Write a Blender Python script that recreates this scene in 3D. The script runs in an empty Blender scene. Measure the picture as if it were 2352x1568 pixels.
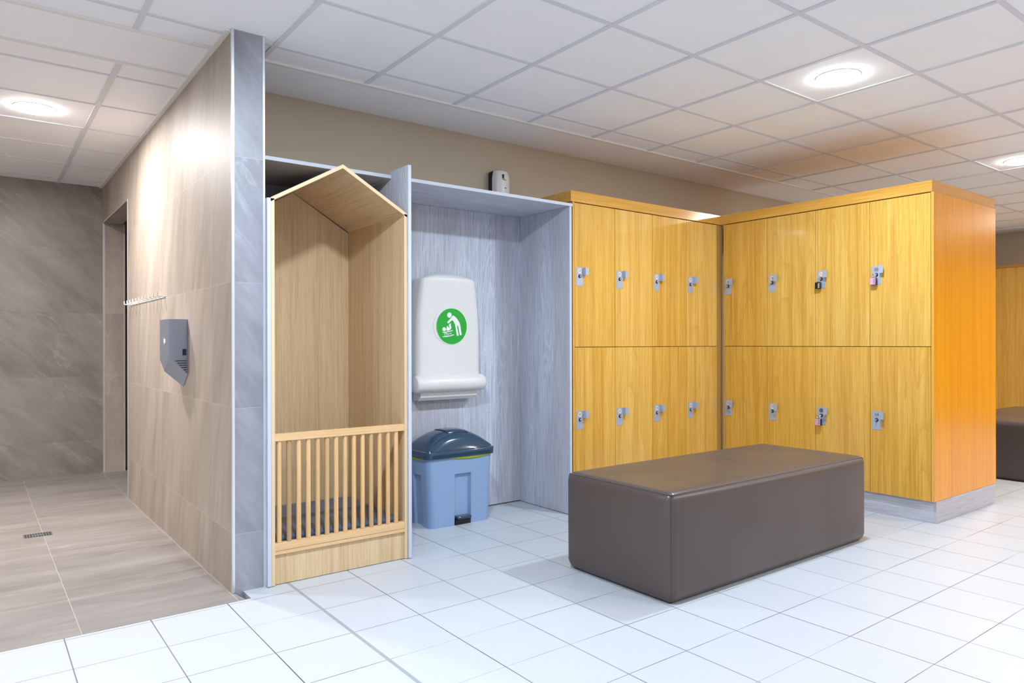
import bpy, bmesh, math, random
from mathutils import Matrix, Vector
C = bpy.context.scene.collection
random.seed(4)
PI = math.pi
ZC = 2.604          # ceiling height
# ------------------------------------------------------------------ camera
cd = bpy.data.cameras.new('camera'); cam = bpy.data.objects.new('camera', cd); C.objects.link(cam)
cd.sensor_width = 36; cd.lens = 36 * 1629.763 / 2352
cd.shift_y = 3.88 / 2352
cd.clip_start = 0.05
TH = math.radians(52.847)
cam.matrix_world = Matrix.Translation((0, 0, 1.15)) @ Matrix.Rotation(TH - PI/2, 4, 'Z') @ Matrix.Rotation(PI/2, 4, 'X') @ Matrix.Rotation(math.radians(-0.1193), 4, 'Z')
bpy.context.scene.camera = cam
# ------------------------------------------------------------------ world, exposure
w = bpy.data.worlds.new('world'); bpy.context.scene.world = w; w.use_nodes = True
w.node_tree.nodes['Background'].inputs[0].default_value = (0.8, 0.85, 1, 1)
w.node_tree.nodes['Background'].inputs[1].default_value = 0.05
vs = bpy.context.scene.view_settings
vs.view_transform = 'Standard'; vs.look = 'None'; vs.gamma = 1.0; vs.use_curve_mapping = False
vs.exposure = 0.23
# lamps of the room and one added in the shower: (x, y, watts, colour); each gets its downlight and its disc light
COOL = (0.70, 0.845, 1.0); NEUT = (1.0, 0.955, 0.92); WARM = (1.0, 0.91, 0.80)
LAMPS = [
    (1.12, 2.00, 48, COOL, 'round recessed ceiling light above the playhouse front, left of the camera view'),
    (3.763, 2.012, 36, COOL, 'round glowing ceiling light above the brown bench, largest on the right side'),
    (6.676, 2.063, 30, WARM, 'round glowing ceiling light beyond the locker end panel, at the right edge'),
    (9.5, 1.4, 34, WARM, 'round ceiling light at the far end of the room near the oak panelling'),
    (0.299, 5.247, 44, NEUT, 'round glowing ceiling light in the shower area, at the left of the photo'),
    (-1.15, 5.247, 62, NEUT, 'unseen round ceiling light added to brighten the shower area, left of the camera view'),  # unseen lamp, added to lift the shower ceiling and partition
    (-1.8, 1.9, 30, COOL, 'round ceiling light left of the camera, in front of the shower floor'),
    (0.2, -1.9, 24, COOL, 'round ceiling light behind the camera on the left'),
    (3.763, -0.9, 36, NEUT, 'round ceiling light facing the locker end panel, second row'),
    (6.1, -0.6, 40, WARM, 'round ceiling light in the second row, nearest the locker end panel'),
    (9.2, -1.6, 36, WARM, 'round ceiling light in the second row by the far oak panelling'),
]
# ------------------------------------------------------------------ node helpers
class NT:
    def __init__(s, name):
        s.m = bpy.data.materials.new(name); s.m.use_nodes = True
        s.t = s.m.node_tree; s.b = s.t.nodes['Principled BSDF']
    def n(s, typ, **kw):
        nd = s.t.nodes.new(typ)
        for k, v in kw.items(): setattr(nd, k, v)
        return nd
    def l(s, a, b): s.t.links.new(a, b)
    def val(s, sock, v):
        if isinstance(v, (int, float)): sock.default_value = v
        elif isinstance(v, (tuple, list)): sock.default_value = tuple(v) + ((1,) if len(v) == 3 and len(sock.default_value) == 4 else ())
        else: s.l(v, sock)
    def math(s, op, a, b=0.0, clamp=False):
        nd = s.n('ShaderNodeMath', operation=op); nd.use_clamp = clamp
        s.val(nd.inputs[0], a); s.val(nd.inputs[1], b); return nd.outputs[0]
    def mix(s, f, a, b, blend='MIX'):
        nd = s.n('ShaderNodeMix', data_type='RGBA', blend_type=blend)
        s.val(nd.inputs[0], f); s.val(nd.inputs[6], a); s.val(nd.inputs[7], b); return nd.outputs[2]
    def pos(s):
        return s.n('ShaderNodeNewGeometry').outputs['Position']
    def sep(s, v):
        nd = s.n('ShaderNodeSeparateXYZ'); s.l(v, nd.inputs[0]); return nd.outputs
    def comb(s, x, y, z):
        nd = s.n('ShaderNodeCombineXYZ')
        for i, v in enumerate((x, y, z)): s.val(nd.inputs[i], v)
        return nd.outputs[0]
    def mapping(s, v, scale=(1,1,1), rot=(0,0,0), loc=(0,0,0)):
        nd = s.n('ShaderNodeMapping'); s.l(v, nd.inputs[0])
        nd.inputs['Scale'].default_value = scale; nd.inputs['Rotation'].default_value = rot; nd.inputs['Location'].default_value = loc
        return nd.outputs[0]
    def noise(s, v, scale=1.0, detail=4.0, rough=0.5, dist=0.0):
        nd = s.n('ShaderNodeTexNoise'); s.l(v, nd.inputs['Vector'])
        nd.inputs['Scale'].default_value = scale; nd.inputs['Detail'].default_value = detail
        nd.inputs['Roughness'].default_value = rough; nd.inputs['Distortion'].default_value = dist
        return nd.outputs['Fac']
    def ramp(s, f, stops):
        nd = s.n('ShaderNodeValToRGB'); s.l(f, nd.inputs[0]); e = nd.color_ramp.elements
        while len(e) < len(stops): e.new(0.5)
        for i, (p, c) in enumerate(stops):
            e[i].position = p; e[i].color = (c[0], c[1], c[2], 1) if isinstance(c, tuple) else (c, c, c, 1)
        return nd.outputs[0]
    def bump(s, h, strength=0.2, dist=0.01):
        nd = s.n('ShaderNodeBump'); s.l(h, nd.inputs['Height'])
        nd.inputs['Strength'].default_value = strength; nd.inputs['Distance'].default_value = dist
        s.l(nd.outputs[0], s.b.inputs['Normal'])
    def line(s, c, o, p, hw):      # mask 1 on joint lines every p metres
        f = s.math('FRACT', s.math('ADD', s.math('DIVIDE', s.math('SUBTRACT', c, o), p), 0.5))
        return s.math('LESS_THAN', s.math('MULTIPLY', s.math('ABSOLUTE', s.math('SUBTRACT', f, 0.5)), p), hw)
    def idx(s, c, o, p):
        return s.math('FLOOR', s.math('DIVIDE', s.math('SUBTRACT', c, o), p))
    def set(s, base=None, rough=0.5, metal=0.0, spec=0.5, coat=0.0):
        if base is not None: s.val(s.b.inputs['Base Color'], base)
        s.val(s.b.inputs['Roughness'], rough); s.b.inputs['Metallic'].default_value = metal
        s.b.inputs['Specular IOR Level'].default_value = spec
        s.b.inputs['Coat Weight'].default_value = coat
        return s.m
def S(r, g, b):
    f = lambda c: (c/255/12.92) if c/255 <= 0.04045 else ((c/255 + 0.055)/1.055)**2.4
    return (f(r), f(g), f(b))
def plain(name, col, rough=0.5, metal=0.0, spec=0.5, coat=0.0, nz=0.0, bs=200):
    t = NT(name)
    if nz:
        n = t.noise(t.mapping(t.pos()), bs, 3)
        t.bump(n, nz, 0.002)
    # faint unevenness so no surface is perfectly flat in tone
    f = t.noise(t.mapping(t.pos()), 3.0, 3)
    c2 = tuple(x*0.93 for x in col)
    return t.set(t.mix(f, col, c2), rough, metal, spec, coat)
def wood(name, c_lo, c_mid, c_hi, grain='z', fine=60, rough=0.4, rings=0.5, spec=0.4, seams=None, coat=0.0):
    t = NT(name)
    oi = t.n('ShaderNodeObjectInfo')
    tc = t.n('ShaderNodeTexCoord').outputs['Object']
    off = t.math('MULTIPLY', oi.outputs['Random'], 37.0)
    v = t.n('ShaderNodeVectorMath', operation='ADD'); t.l(tc, v.inputs[0]); t.l(t.comb(off, off, off), v.inputs[1]); v = v.outputs[0]
    g = {'x': (0.02, 1, 1), 'y': (1, 0.02, 1), 'z': (1, 1, 0.02)}[grain]
    g2 = {'x': (0.16, 1, 1), 'y': (1, 0.16, 1), 'z': (1, 1, 0.16)}[grain]
    g3 = {'x': (0.045, 1, 1), 'y': (1, 0.045, 1), 'z': (1, 1, 0.045)}[grain]
    f0 = t.noise(t.mapping(v, g), fine*0.45, 4, 0.6)
    f1 = t.noise(t.mapping(v, g), fine*2.6, 4, 0.62)
    f2 = t.noise(t.mapping(v, g2), 2.6, 2, 0.45, 0.25)
    cath = t.math('FRACT', t.math('MULTIPLY', f2, 16.0))          # nested growth-ring arches
    cath = t.math('POWER', cath, 5.0)
    cm = t.ramp(t.noise(t.mapping(v, g2), 2.2, 1), [(0.46, 0.0), (0.56, 1.0)])
    pores = t.noise(t.mapping(v, g3), fine*7, 2, 0.6)
    k = t.math('ADD', t.math('MULTIPLY', f1, 0.55), t.math('MULTIPLY', f0, 0.45))
    col = t.ramp(k, [(0.34, c_lo), (0.5, c_mid), (0.66, c_hi)])
    col = t.mix(t.math('MULTIPLY', t.math('MULTIPLY', cath, cm), 0.7*rings), col, c_lo)
    col = t.mix(t.math('MULTIPLY', t.ramp(pores, [(0.55, 0.0), (0.68, 1.0)]), 0.42), col, c_lo)
    if seams:
        xyz = t.sep(t.pos())
        m = t.line(xyz[seams[0]], seams[1], seams[2], 0.0012)
        col = t.mix(t.math('MULTIPLY', m, 0.6), col, (0.02, 0.02, 0.025))
        wn = t.n('ShaderNodeTexWhiteNoise', noise_dimensions='1D'); t.l(t.idx(xyz[seams[0]], seams[1], seams[2]), wn.inputs['W'])
        col = t.mix(t.math('MULTIPLY', wn.outputs[0], 0.35), col, tuple(c*0.72 for c in c_mid))
    col = t.mix(1.0, col, oi.outputs['Color'], 'MULTIPLY')
    t.bump(f1, 0.04, 0.001)
    return t.set(col, rough, 0, spec, coat)
def greywood(name, grain='z', seams=None):
    t = NT(name)
    oi = t.n('ShaderNodeObjectInfo')
    v = t.pos()
    g = {'x': (0.05, 1, 1), 'y': (1, 0.05, 1), 'z': (1, 1, 0.05)}[grain]
    g2 = {'x': (0.1, 1, 1), 'y': (1, 0.1, 1), 'z': (1, 1, 0.1)}[grain]
    f1 = t.noise(t.mapping(v, {'x': (0.03, 1, 1), 'y': (1, 0.03, 1), 'z': (1, 1, 0.03)}[grain]), 150, 5, 0.62)
    f2 = t.noise(t.mapping(v, g2), 4.5, 2, 0.5, 0.6)
    rg = t.math('SINE', t.math('MULTIPLY', f2, 95.0))
    fm = t.noise(t.mapping(v, g2), 3.2, 2)
    ring = t.math('MULTIPLY', t.math('POWER', t.math('ABSOLUTE', rg), 6.0), t.ramp(fm, [(0.47, 0.0), (0.60, 0.95)]))
    ring = t.math('MULTIPLY', ring, t.ramp(t.noise(t.mapping(v, (1, 1, 1)), 170, 2), [(0.4, 0.2), (0.6, 1.0)]))
    lo, mi, hi = S(170, 173, 184), S(192, 196, 208), S(212, 216, 226)
    col = t.ramp(f1, [(0.34, lo), (0.5, mi), (0.68, hi)])
    col = t.mix(t.ramp(fm, [(0.38, 0.45), (0.6, 0.0)]), col, S(168, 161, 164))
    col = t.mix(ring, col, S(216, 220, 230))
    if seams:
        xyz = t.sep(v)
        col = t.mix(t.math('MULTIPLY', t.line(xyz[seams[0]], seams[1], seams[2], 0.001), 0.5), col, (0.08, 0.08, 0.09))
        wn = t.n('ShaderNodeTexWhiteNoise', noise_dimensions='1D'); t.l(t.idx(xyz[seams[0]], seams[1], seams[2]), wn.inputs['W'])
        col = t.mix(t.math('MULTIPLY', wn.outputs[0], 0.7), col, S(166, 156, 158))
    t.bump(f1, 0.12, 0.002)
    return t.set(col, 0.5, 0, 0.35)
def stone(name, axes, org, pitch, streak=(0, 0, 0), base=None, hw=0.0013, stretch=(1, 1, 0.25), rough=0.38, grout=None):
    base = base or (S(146, 134, 123), S(164, 151, 139), S(182, 170, 158))
    t = NT(name); p = t.pos(); xyz = t.sep(p)
    i0 = t.idx(xyz[axes[0]], org[0], pitch[0]); i1 = t.idx(xyz[axes[1]], org[1], pitch[1])
    wn = t.n('ShaderNodeTexWhiteNoise', noise_dimensions='2D'); t.l(t.comb(i0, i1, 0.0), wn.inputs['Vector'])
    o = t.math('MULTIPLY', wn.outputs[0], 20.0)
    v = t.n('ShaderNodeVectorMath', operation='ADD'); t.l(p, v.inputs[0]); t.l(t.comb(o, o, o), v.inputs[1])
    vv = t.mapping(t.mapping(v.outputs[0], (1, 1, 1), streak), stretch)
    f1 = t.noise(vv, 4.5, 8, 0.68, 0.25)
    f2 = t.noise(vv, 2.0, 5, 0.6, 0.35)
    vein = t.math('POWER', t.math('SUBTRACT', 1.0, t.math('ABSOLUTE', t.math('MULTIPLY', t.math('SUBTRACT', f2, 0.5), 16.0), ), True), 8.0)
    veinm = t.noise(t.mapping(v.outputs[0]), 2.0, 2)
    f4 = t.noise(t.mapping(v.outputs[0]), 45, 4, 0.7)
    col = t.ramp(f1, [(0.32, base[0]), (0.5, base[1]), (0.72, base[2])])
    col = t.mix(t.math('MULTIPLY', vein, t.ramp(veinm, [(0.42, 0.02), (0.6, 0.4)])), col, tuple(min(1, c*1.35) for c in base[2]))
    col = t.mix(t.math('MULTIPLY', f4, 0.22), col, base[0])
    col = t.mix(t.math('MULTIPLY', wn.outputs[0], 0.16), col, base[0])
    l = t.math('MAXIMUM', t.line(xyz[axes[0]], org[0], pitch[0], hw), t.line(xyz[axes[1]], org[1], pitch[1], hw))
    col = t.mix(t.math('MULTIPLY', l, 0.8), col, grout or S(185, 176, 166))
    t.bump(f4, 0.08, 0.003)
    return t.set(col, rough, 0, 0.5)
# ------------------------------------------------------------------ materials
M = {}
M['oak'] = wood('oak_veneer', S(194, 138, 50), S(217, 166, 72), S(230, 184, 96), 'z', 42, 0.2, 0.6, 0.5, coat=0.3)
M['oak_h'] = wood('oak_veneer_horizontal_x', S(196, 138, 52), S(216, 160, 70), S(228, 178, 92), 'x', 42, 0.18, 0.3, 0.5, coat=0.4)
M['oak_hy'] = wood('oak_veneer_horizontal_y', S(196, 138, 52), S(216, 160, 70), S(228, 178, 92), 'y', 42, 0.18, 0.3, 0.5, coat=0.4)
M['oak_end_lit'] = wood('oak_end_panel_warm_lit', S(218, 130, 0), S(232, 150, 0), S(240, 162, 2), 'z', 26, 0.24, 0.1, 0.5, coat=0.12)  # oak with the warm lamp light on the end panel put into its colour
M['oak_dark'] = wood('oak_filler', S(140, 102, 44), S(172, 130, 64), S(192, 152, 84), 'z', 40, 0.5)
M['beech'] = wood('playhouse_oak', S(190, 158, 116), S(214, 184, 142), S(224, 198, 160), 'z', 45, 0.5, 0.35)
M['beech_h'] = wood('playhouse_rail_wood', S(206, 164, 112), S(220, 180, 130), S(228, 192, 146), 'x', 45, 0.5, 0.3)
M['beech_pole'] = wood('playhouse_baluster_wood', S(202, 158, 104), S(222, 182, 128), S(234, 200, 152), 'z', 40, 0.45, 0.4)
M['beech_edge'] = plain('playhouse_edge_band', S(226, 198, 158), 0.5)
M['grey_z'] = greywood('grey_limed_wood', 'z', (0, 3.172, 0.215))
M['grey_y'] = greywood('grey_limed_wood_side', 'z')
M['grey_x'] = greywood('grey_limed_wood_shelf', 'x')
M['grey_edge'] = plain('grey_wood_edge_band', S(200, 204, 216), 0.5)
M['plinth'] = greywood('plinth_wood_y', 'y'); M['plinth_x'] = greywood('plinth_wood_x', 'x')
M['beige'] = plain('beige_paint', S(198, 182, 160), 0.8, 0, 0.2)
M['ceil'] = plain('ceiling_tile_white', S(250, 249, 251), 0.9, 0, 0.1, nz=0.15, bs=160)
M['tee'] = plain('ceiling_tee_grey', S(222, 222, 227), 0.6, 0, 0.2)
M['tee_light'] = plain('ceiling_edge_trim', S(236, 232, 226), 0.5)
M['steel'] = plain('brushed_steel', S(205, 207, 212), 0.25, 0.9)
M['steel_trim'] = plain('satin_aluminium_profile', S(225, 228, 232), 0.3, 0.6)
M['steel_dryer'] = plain('brushed_dryer_steel', S(166, 172, 190), 0.34, 0.68)
M['plate'] = plain('lock_plate_zinc', S(176, 186, 206), 0.45, 0.35)
M['chrome'] = plain('chrome', S(225, 225, 230), 0.12, 1.0)
M['black'] = plain('black_plastic', S(18, 18, 20), 0.35)
M['gap'] = plain('carcass_dark_edge', S(92, 62, 28), 0.8)
M['leather'] = None
M['white_pl'] = plain('cream_white_plastic', S(228, 226, 222), 0.35)
M['disc'] = plain('number_disc_cream', S(238, 214, 186), 0.4)
M['disc_grey'] = plain('number_disc_grey', S(150, 146, 160), 0.4)
M['disc_dark'] = plain('number_disc_dark', S(106, 108, 104), 0.4)
M['ink'] = plain('dark_ink', S(70, 56, 56), 0.6)
M['ink_brown'] = plain('brown_ink', S(130, 92, 70), 0.6)
M['pink'] = plain('pink_padlock_shell', S(214, 160, 190), 0.3)
M['green'] = plain('green_sticker', S(0, 168, 44), 0.4)
M['white'] = plain('white_print', S(240, 242, 242), 0.5)
M['navy'] = plain('dark_slate_plastic', S(44, 70, 92), 0.12, 0, 0.5, 0.3)
M['bin'] = plain('blue_grey_plastic', S(142, 168, 204), 0.38)
M['bag'] = plain('lime_bin_liner', S(190, 204, 40), 0.35)
M['cushion'] = plain('slate_blue_vinyl', S(84, 98, 128), 0.35)
M['yellow'] = plain('yellow_sticker', S(230, 176, 40), 0.5)
M['lime'] = plain('lime_mark', S(150, 160, 60), 0.5)
M['navy_label'] = plain('dark_blue_label', S(24, 44, 78), 0.4)
t = NT('brown_leatherette'); p = t.pos()
f = t.noise(t.mapping(p), 240, 3, 0.6); f2 = t.noise(t.mapping(p), 2.5, 2)
t.bump(f, 0.1, 0.001)
M['leather'] = t.set(t.mix(f2, S(88, 77, 73), S(78, 68, 65)), t.ramp(f2, [(0.3, 0.28), (0.7, 0.38)]), 0, 0.4)
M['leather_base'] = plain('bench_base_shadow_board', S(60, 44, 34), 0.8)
t = NT('seam_thread'); M['seam'] = t.set(S(52, 44, 42), 0.7)
t = NT('lamp_diffuser'); t.b.inputs['Emission Color'].default_value = (1, 1, 1, 1); t.b.inputs['Emission Strength'].default_value = 60; M['lamp'] = t.set((1, 1, 1), 0.5)
M['stone_part'] = stone('slate_tile_partition', (1, 2), (3.747, 0.271), (1.2035, 0.5832), (-0.3, 0, 0), stretch=(1, 1.2, 0.2), rough=0.54)
M['stone_end_lit'] = stone('slate_tile_end_cool_lit', (0, 2), (-5.0, 0.268), (9.0, 0.5832), (0, 0.6, 0), base=(S(124, 124, 130), S(148, 148, 156), S(168, 168, 176)), stretch=(1, 1, 0.3), hw=0.0009)  # same slate, cool main-room light put into the bluish base colours
M['stone_back'] = stone('slate_tile_back', (0, 2), (-0.9, 0.271), (2.4, 0.5832), (0, 0.85, 0), base=(S(112, 104, 98), S(136, 128, 120), S(156, 147, 138)), stretch=(1, 1, 0.3), hw=0.0012, grout=S(120, 110, 100))
M['stone_floor'] = stone('slate_floor_tile', (0, 1), (0.338, 6.17), (0.602, 1.2), (0, 0, 0), base=(S(120, 114, 109), S(140, 133, 128), S(158, 151, 146)), stretch=(0.22, 1.2, 1), hw=0.0014, rough=0.5)
# white floor tile
t = NT('white_floor_tile'); p = t.pos(); xyz = t.sep(p)
ix = t.idx(xyz[0], 2.118, 0.3068); iy = t.idx(xyz[1], 2.941, 0.305)
wn = t.n('ShaderNodeTexWhiteNoise', noise_dimensions='2D'); t.l(t.comb(ix, iy, 0.0), wn.inputs['Vector'])
n1 = t.noise(t.mapping(p), 1.1, 2)
lx = t.line(xyz[0], 2.118, 0.3068, 0.0021); ly = t.line(xyz[1], 2.941, 0.305, 0.0016)
# grout wears lighter on the cross joints in places
lyf = t.math('MULTIPLY', ly, t.ramp(t.noise(t.mapping(p), 1.7, 2), [(0.38, 0.35), (0.56, 1.0)]))
lj = t.math('LESS_THAN', t.math('ABSOLUTE', t.math('SUBTRACT', xyz[0], 1.2)), 0.0075)
l = t.math('MAXIMUM', t.math('MULTIPLY', lx, t.ramp(t.noise(t.mapping(p), 1.3, 2), [(0.38, 0.7), (0.6, 1.0)])), lyf)
col = t.mix(t.math('MULTIPLY', wn.outputs[0], 0.25), S(190, 194, 200), S(182, 186, 192))
spk = t.math('MULTIPLY', t.math('GREATER_THAN', t.noise(t.mapping(p), 34, 2, 0.5), 0.79), 0.5)
col = t.mix(spk, col, S(180, 184, 190))
col = t.mix(l, col, S(78, 80, 86))
col = t.mix(lj, col, S(150, 156, 160))
t.bump(t.math('SUBTRACT', 1.0, t.math('MAXIMUM', lx, ly)), 0.25, 0.001)
M['tile'] = t.set(col, t.math('ADD', 0.34, t.math('MULTIPLY', t.noise(t.mapping(p), 60, 3), 0.12)), 0, 0.45)

# ------------------------------------------------------------------ mesh helpers
def newbm(): return bmesh.new()
def bx(bm, x0, x1, y0, y1, z0, z1):
    vs_ = [bm.verts.new((x, y, z)) for x in (x0, x1) for y in (y0, y1) for z in (z0, z1)]
    for f in ((0,1,3,2), (4,6,7,5), (0,4,5,1), (2,3,7,6), (0,2,6,4), (1,5,7,3)): bm.faces.new([vs_[i] for i in f])
    return vs_
def prism(bm, pts, axis, a, b):
    """extrude a polygon given in the two other axes (x,y,z order) from a to b along axis"""
    def mk(p, h):
        q = list(p); q.insert(axis, h); return bm.verts.new(q)
    A = [mk(p, a) for p in pts]; B = [mk(p, b) for p in pts]
    n = len(pts)
    bm.faces.new(A); bm.faces.new(B[::-1])
    for i in range(n): bm.faces.new((A[i], B[i], B[(i+1) % n], A[(i+1) % n]))
def frame_of(d):
    d = d.normalized(); u = Vector((0, 0, 1)) if abs(d.z) < 0.9 else Vector((1, 0, 0))
    a = d.cross(u).normalized(); return a, d.cross(a).normalized()
def tube(bm, pts, r, seg=12, caps=True):
    pts = [Vector(p) for p in pts]; rings = []
    for i, p in enumerate(pts):
        d = (pts[min(i+1, len(pts)-1)] - pts[max(i-1, 0)])
        a, b = frame_of(d)
        if rings and i:
            a = (pa - d.normalized()*pa.dot(d.normalized())).normalized(); b = d.normalized().cross(a)
        pa = a
        rr = r[i] if isinstance(r, (list, tuple)) else r
        rings.append([bm.verts.new(p + rr*(math.cos(2*PI*k/seg)*a + math.sin(2*PI*k/seg)*b)) for k in range(seg)])
    for i in range(len(rings)-1):
        for k in range(seg):
            bm.faces.new((rings[i][k], rings[i][(k+1) % seg], rings[i+1][(k+1) % seg], rings[i+1][k]))
    if caps: bm.faces.new(rings[0][::-1]); bm.faces.new(rings[-1])
def disc(bm, c, axis, r, h, seg=32, rz=None):
    c = Vector(c); d = Vector([0, 0, 0]); d[axis] = h
    tube(bm, [c, c + d], r, seg)
def loft(bm, rings, cap0=True, cap1=True, closed=True):
    R = [[bm.verts.new(p) for p in ring] for ring in rings]
    n = len(R[0])
    for i in range(len(R)-1):
        for k in range(n if closed else n-1):
            bm.faces.new((R[i][k], R[i][(k+1) % n], R[i+1][(k+1) % n], R[i+1][k]))
    if cap0: bm.faces.new(R[0][::-1])
    if cap1: bm.faces.new(R[-1])
def rrect(cx, cy, hx, hy, r, z, seg=5):
    out = []
    for (sx, sy, a0) in ((1, 1, 0), (-1, 1, PI/2), (-1, -1, PI), (1, -1, 3*PI/2)):
        for k in range(seg+1):
            a = a0 + PI/2*k/seg
            out.append((cx + sx*(hx-r) + r*math.cos(a), cy + sy*(hy-r) + r*math.sin(a), z))
    return out
def rbox(bm, c, h, r, n=6, bulge=0.0, cuts=10):
    """rounded box: centre c, half sizes h, corner radius r, slight padding bulge"""
    def params(hh):
        a = [-hh + r*(1-math.cos(PI/2*i/n))*1.0 for i in range(n)]
        m = [(-hh+r) + (2*hh-2*r)*i/cuts for i in range(cuts+1)]
        return a + m + [-v for v in a[::-1]]
    P_ = [params(v) for v in h]
    tmp = {}
    def vert(p):
        q = [max(-(h[i]-r), min(h[i]-r, p[i])) for i in range(3)]
        d = Vector([p[i]-q[i] for i in range(3)])
        e = Vector(q) + (d.normalized()*r if d.length > 1e-9 else d)
        # padding bulge
        b = [1 - (abs(e[i])/h[i])**4 for i in range(3)]
        for i in range(3):
            j, k = (i+1) % 3, (i+2) % 3
            e[i] += bulge*math.copysign(1, e[i])*max(0, b[j])*max(0, b[k])*(abs(e[i])/h[i])**3
        key = tuple(round(v, 5) for v in e)
        if key not in tmp: tmp[key] = bm.verts.new(Vector(c) + e)
        return tmp[key]
    for ax in range(3):
        j, k = (ax+1) % 3, (ax+2) % 3
        for s in (-1, 1):
            for a in range(len(P_[j])-1):
                for b in range(len(P_[k])-1):
                    q = []
                    for (da, db) in ((0,0), (1,0), (1,1), (0,1)):
                        p = [0, 0, 0]; p[ax] = s*h[ax]; p[j] = P_[j][a+da]; p[k] = P_[k][b+db]; q.append(vert(p))
                    if s < 0: q.reverse()
                    u = []
                    for v in q:
                        if v not in u: u.append(v)
                    if len(u) > 2:
                        try: bm.faces.new(u)
                        except ValueError: pass
def obj(name, bm, mat, parent=None, smooth=False, bev=0.0, auto=35):
    bmesh.ops.recalc_face_normals(bm, faces=bm.faces)
    if bev:
        es = [e for e in bm.edges if len(e.link_faces) == 2 and e.calc_face_angle(0) > 0.5]
        bmesh.ops.bevel(bm, geom=es, offset=bev, segments=2, affect='EDGES', profile=0.6)
    me = bpy.data.meshes.new(name); bm.to_mesh(me); bm.free()
    if isinstance(mat, str): mat = M[mat]
    me.materials.append(mat)
    if smooth:
        me.polygons.foreach_set('use_smooth', [True]*len(me.polygons))
        me.set_sharp_from_angle(angle=math.radians(auto))
    o = bpy.data.objects.new(name, me); C.objects.link(o)
    if parent: o.parent = parent
    return o
def thing(name, label, cat, loc=(0, 0, 0), rz=0, group=None):
    o = bpy.data.objects.new(name, None); C.objects.link(o); o.location = loc; o.rotation_euler = (0, 0, rz)
    o.empty_display_size = 0.1
    o['label'] = label; o['category'] = cat
    if group: o['group'] = group
    return o
def struct(name, bm, mat, **kw):
    o = obj(name, bm, mat, **kw); o['kind'] = 'structure'; return o
def box_obj(name, mat, b, parent=None, bev=0.0, **kw):
    bm = newbm(); bx(bm, *b); return obj(name, bm, mat, parent, bev=bev, **kw)
def text_obj(name, s, size, mat, parent, mtx, extrude=0.0003):
    cu = bpy.data.curves.new(name, 'FONT'); cu.body = s; cu.size = size; cu.align_x = 'CENTER'; cu.align_y = 'CENTER'; cu.extrude = extrude
    to = bpy.data.objects.new(name, cu); C.objects.link(to)
    dg = bpy.context.evaluated_depsgraph_get()
    me = bpy.data.meshes.new_from_object(to.evaluated_get(dg)); me.name = name
    bpy.data.objects.remove(to); bpy.data.curves.remove(cu)
    me.transform(mtx); me.materials.clear(); me.materials.append(M[mat])
    o = bpy.data.objects.new(name, me); C.objects.link(o); o.parent = parent
    return o
FACE_MY = Matrix.Rotation(PI/2, 4, 'X')     # text laid in XZ plane, read from -Y
def copy_tree(o, parent=None):
    c = o.copy(); C.objects.link(c); c.parent = parent
    for ch in list(o.children): copy_tree(ch, c)
    return c

# ================================================================== THE SETTING
XP0, XP1, YP = 0.949, 1.095, 3.387      # stone partition
YB = 4.13; YS = 7.56
bm = newbm()
bx(bm, -3.2, 11.2, -4.2, 3.268, -0.12, 0); bx(bm, XP1-0.1, 11.2, 3.268, YB+0.1, -0.12, 0)
struct('floor', bm, 'tile')
# shower floor falls slightly to the drain
bm = newbm()
xs = (-2.4, 0.949); g = [(3.268, 0.001), (3.4, -0.001), (5.2, -0.03), (6.2, -0.038), (YS+0.1, -0.036)]
R = [[(-2.5, y, z-0.15), (-2.5, y, z), (0.0 + (0.972 if y < 3.39 else (0.949 if y < 6 else 3.0)), y, z), (0.0 + (0.972 if y < 3.39 else (0.949 if y < 6 else 3.0)), y, z-0.15)] for y, z in g[:3]]
loft(bm, R + [[(-2.5, 6.15, -0.188), (-2.5, 6.15, -0.038), (0.949, 6.15, -0.038), (0.949, 6.15, -0.188)]])
bx(bm, -2.5, 3.0, 6.15, YS+0.1, -0.188, -0.037)
struct('floor', bm, 'stone_floor')
# ceiling
bm = newbm(); bx(bm, -3.2, 11.2, -4.2, 3.656, ZC, ZC+0.1)
bx(bm, -3.2, 11.2, 3.656, YS+0.2, ZC+0.002, ZC+0.1)
struct('ceiling', bm, 'ceil')
bm = newbm(); hw = 0.012
y = 3.458
while y > -4: bx(bm, -3.1, 10.53, y-hw, y+hw, ZC-0.005, ZC+0.01); y -= 0.577
x = 1.17 - 0.577*7
while x < 10.5: bx(bm, x-hw, x+hw, -4.1, 3.65, ZC-0.0055, ZC+0.01); x += 0.577
# shower grid
for y in (4.372, 4.96, 5.55, 6.145, 6.73, 7.32): bx(bm, -2.45, 0.945, y-0.007, y+0.007, ZC-0.004, ZC+0.01)
for x in (0.602, 0.012, -0.58, -1.17, -1.76): bx(bm, x-0.014, x+0.014, 4.13, YS, ZC-0.0055, ZC+0.01)
struct('trim_1', bm, 'tee')
bm = newbm()
bx(bm, -3.1, 10.55, 3.648, 3.672, ZC-0.012, ZC+0.01)
bx(bm, 10.53, 10.555, -4.1, 3.66, ZC-0.012, ZC+0.01)
bx(bm, -2.45, 0.945, 4.125, 4.14, ZC-0.008, ZC+0.01)
bx(bm, 0.925, 0.949, 3.4, YS, ZC-0.01, ZC+0.01)
struct('trim_2', bm, 'tee_light')
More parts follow.
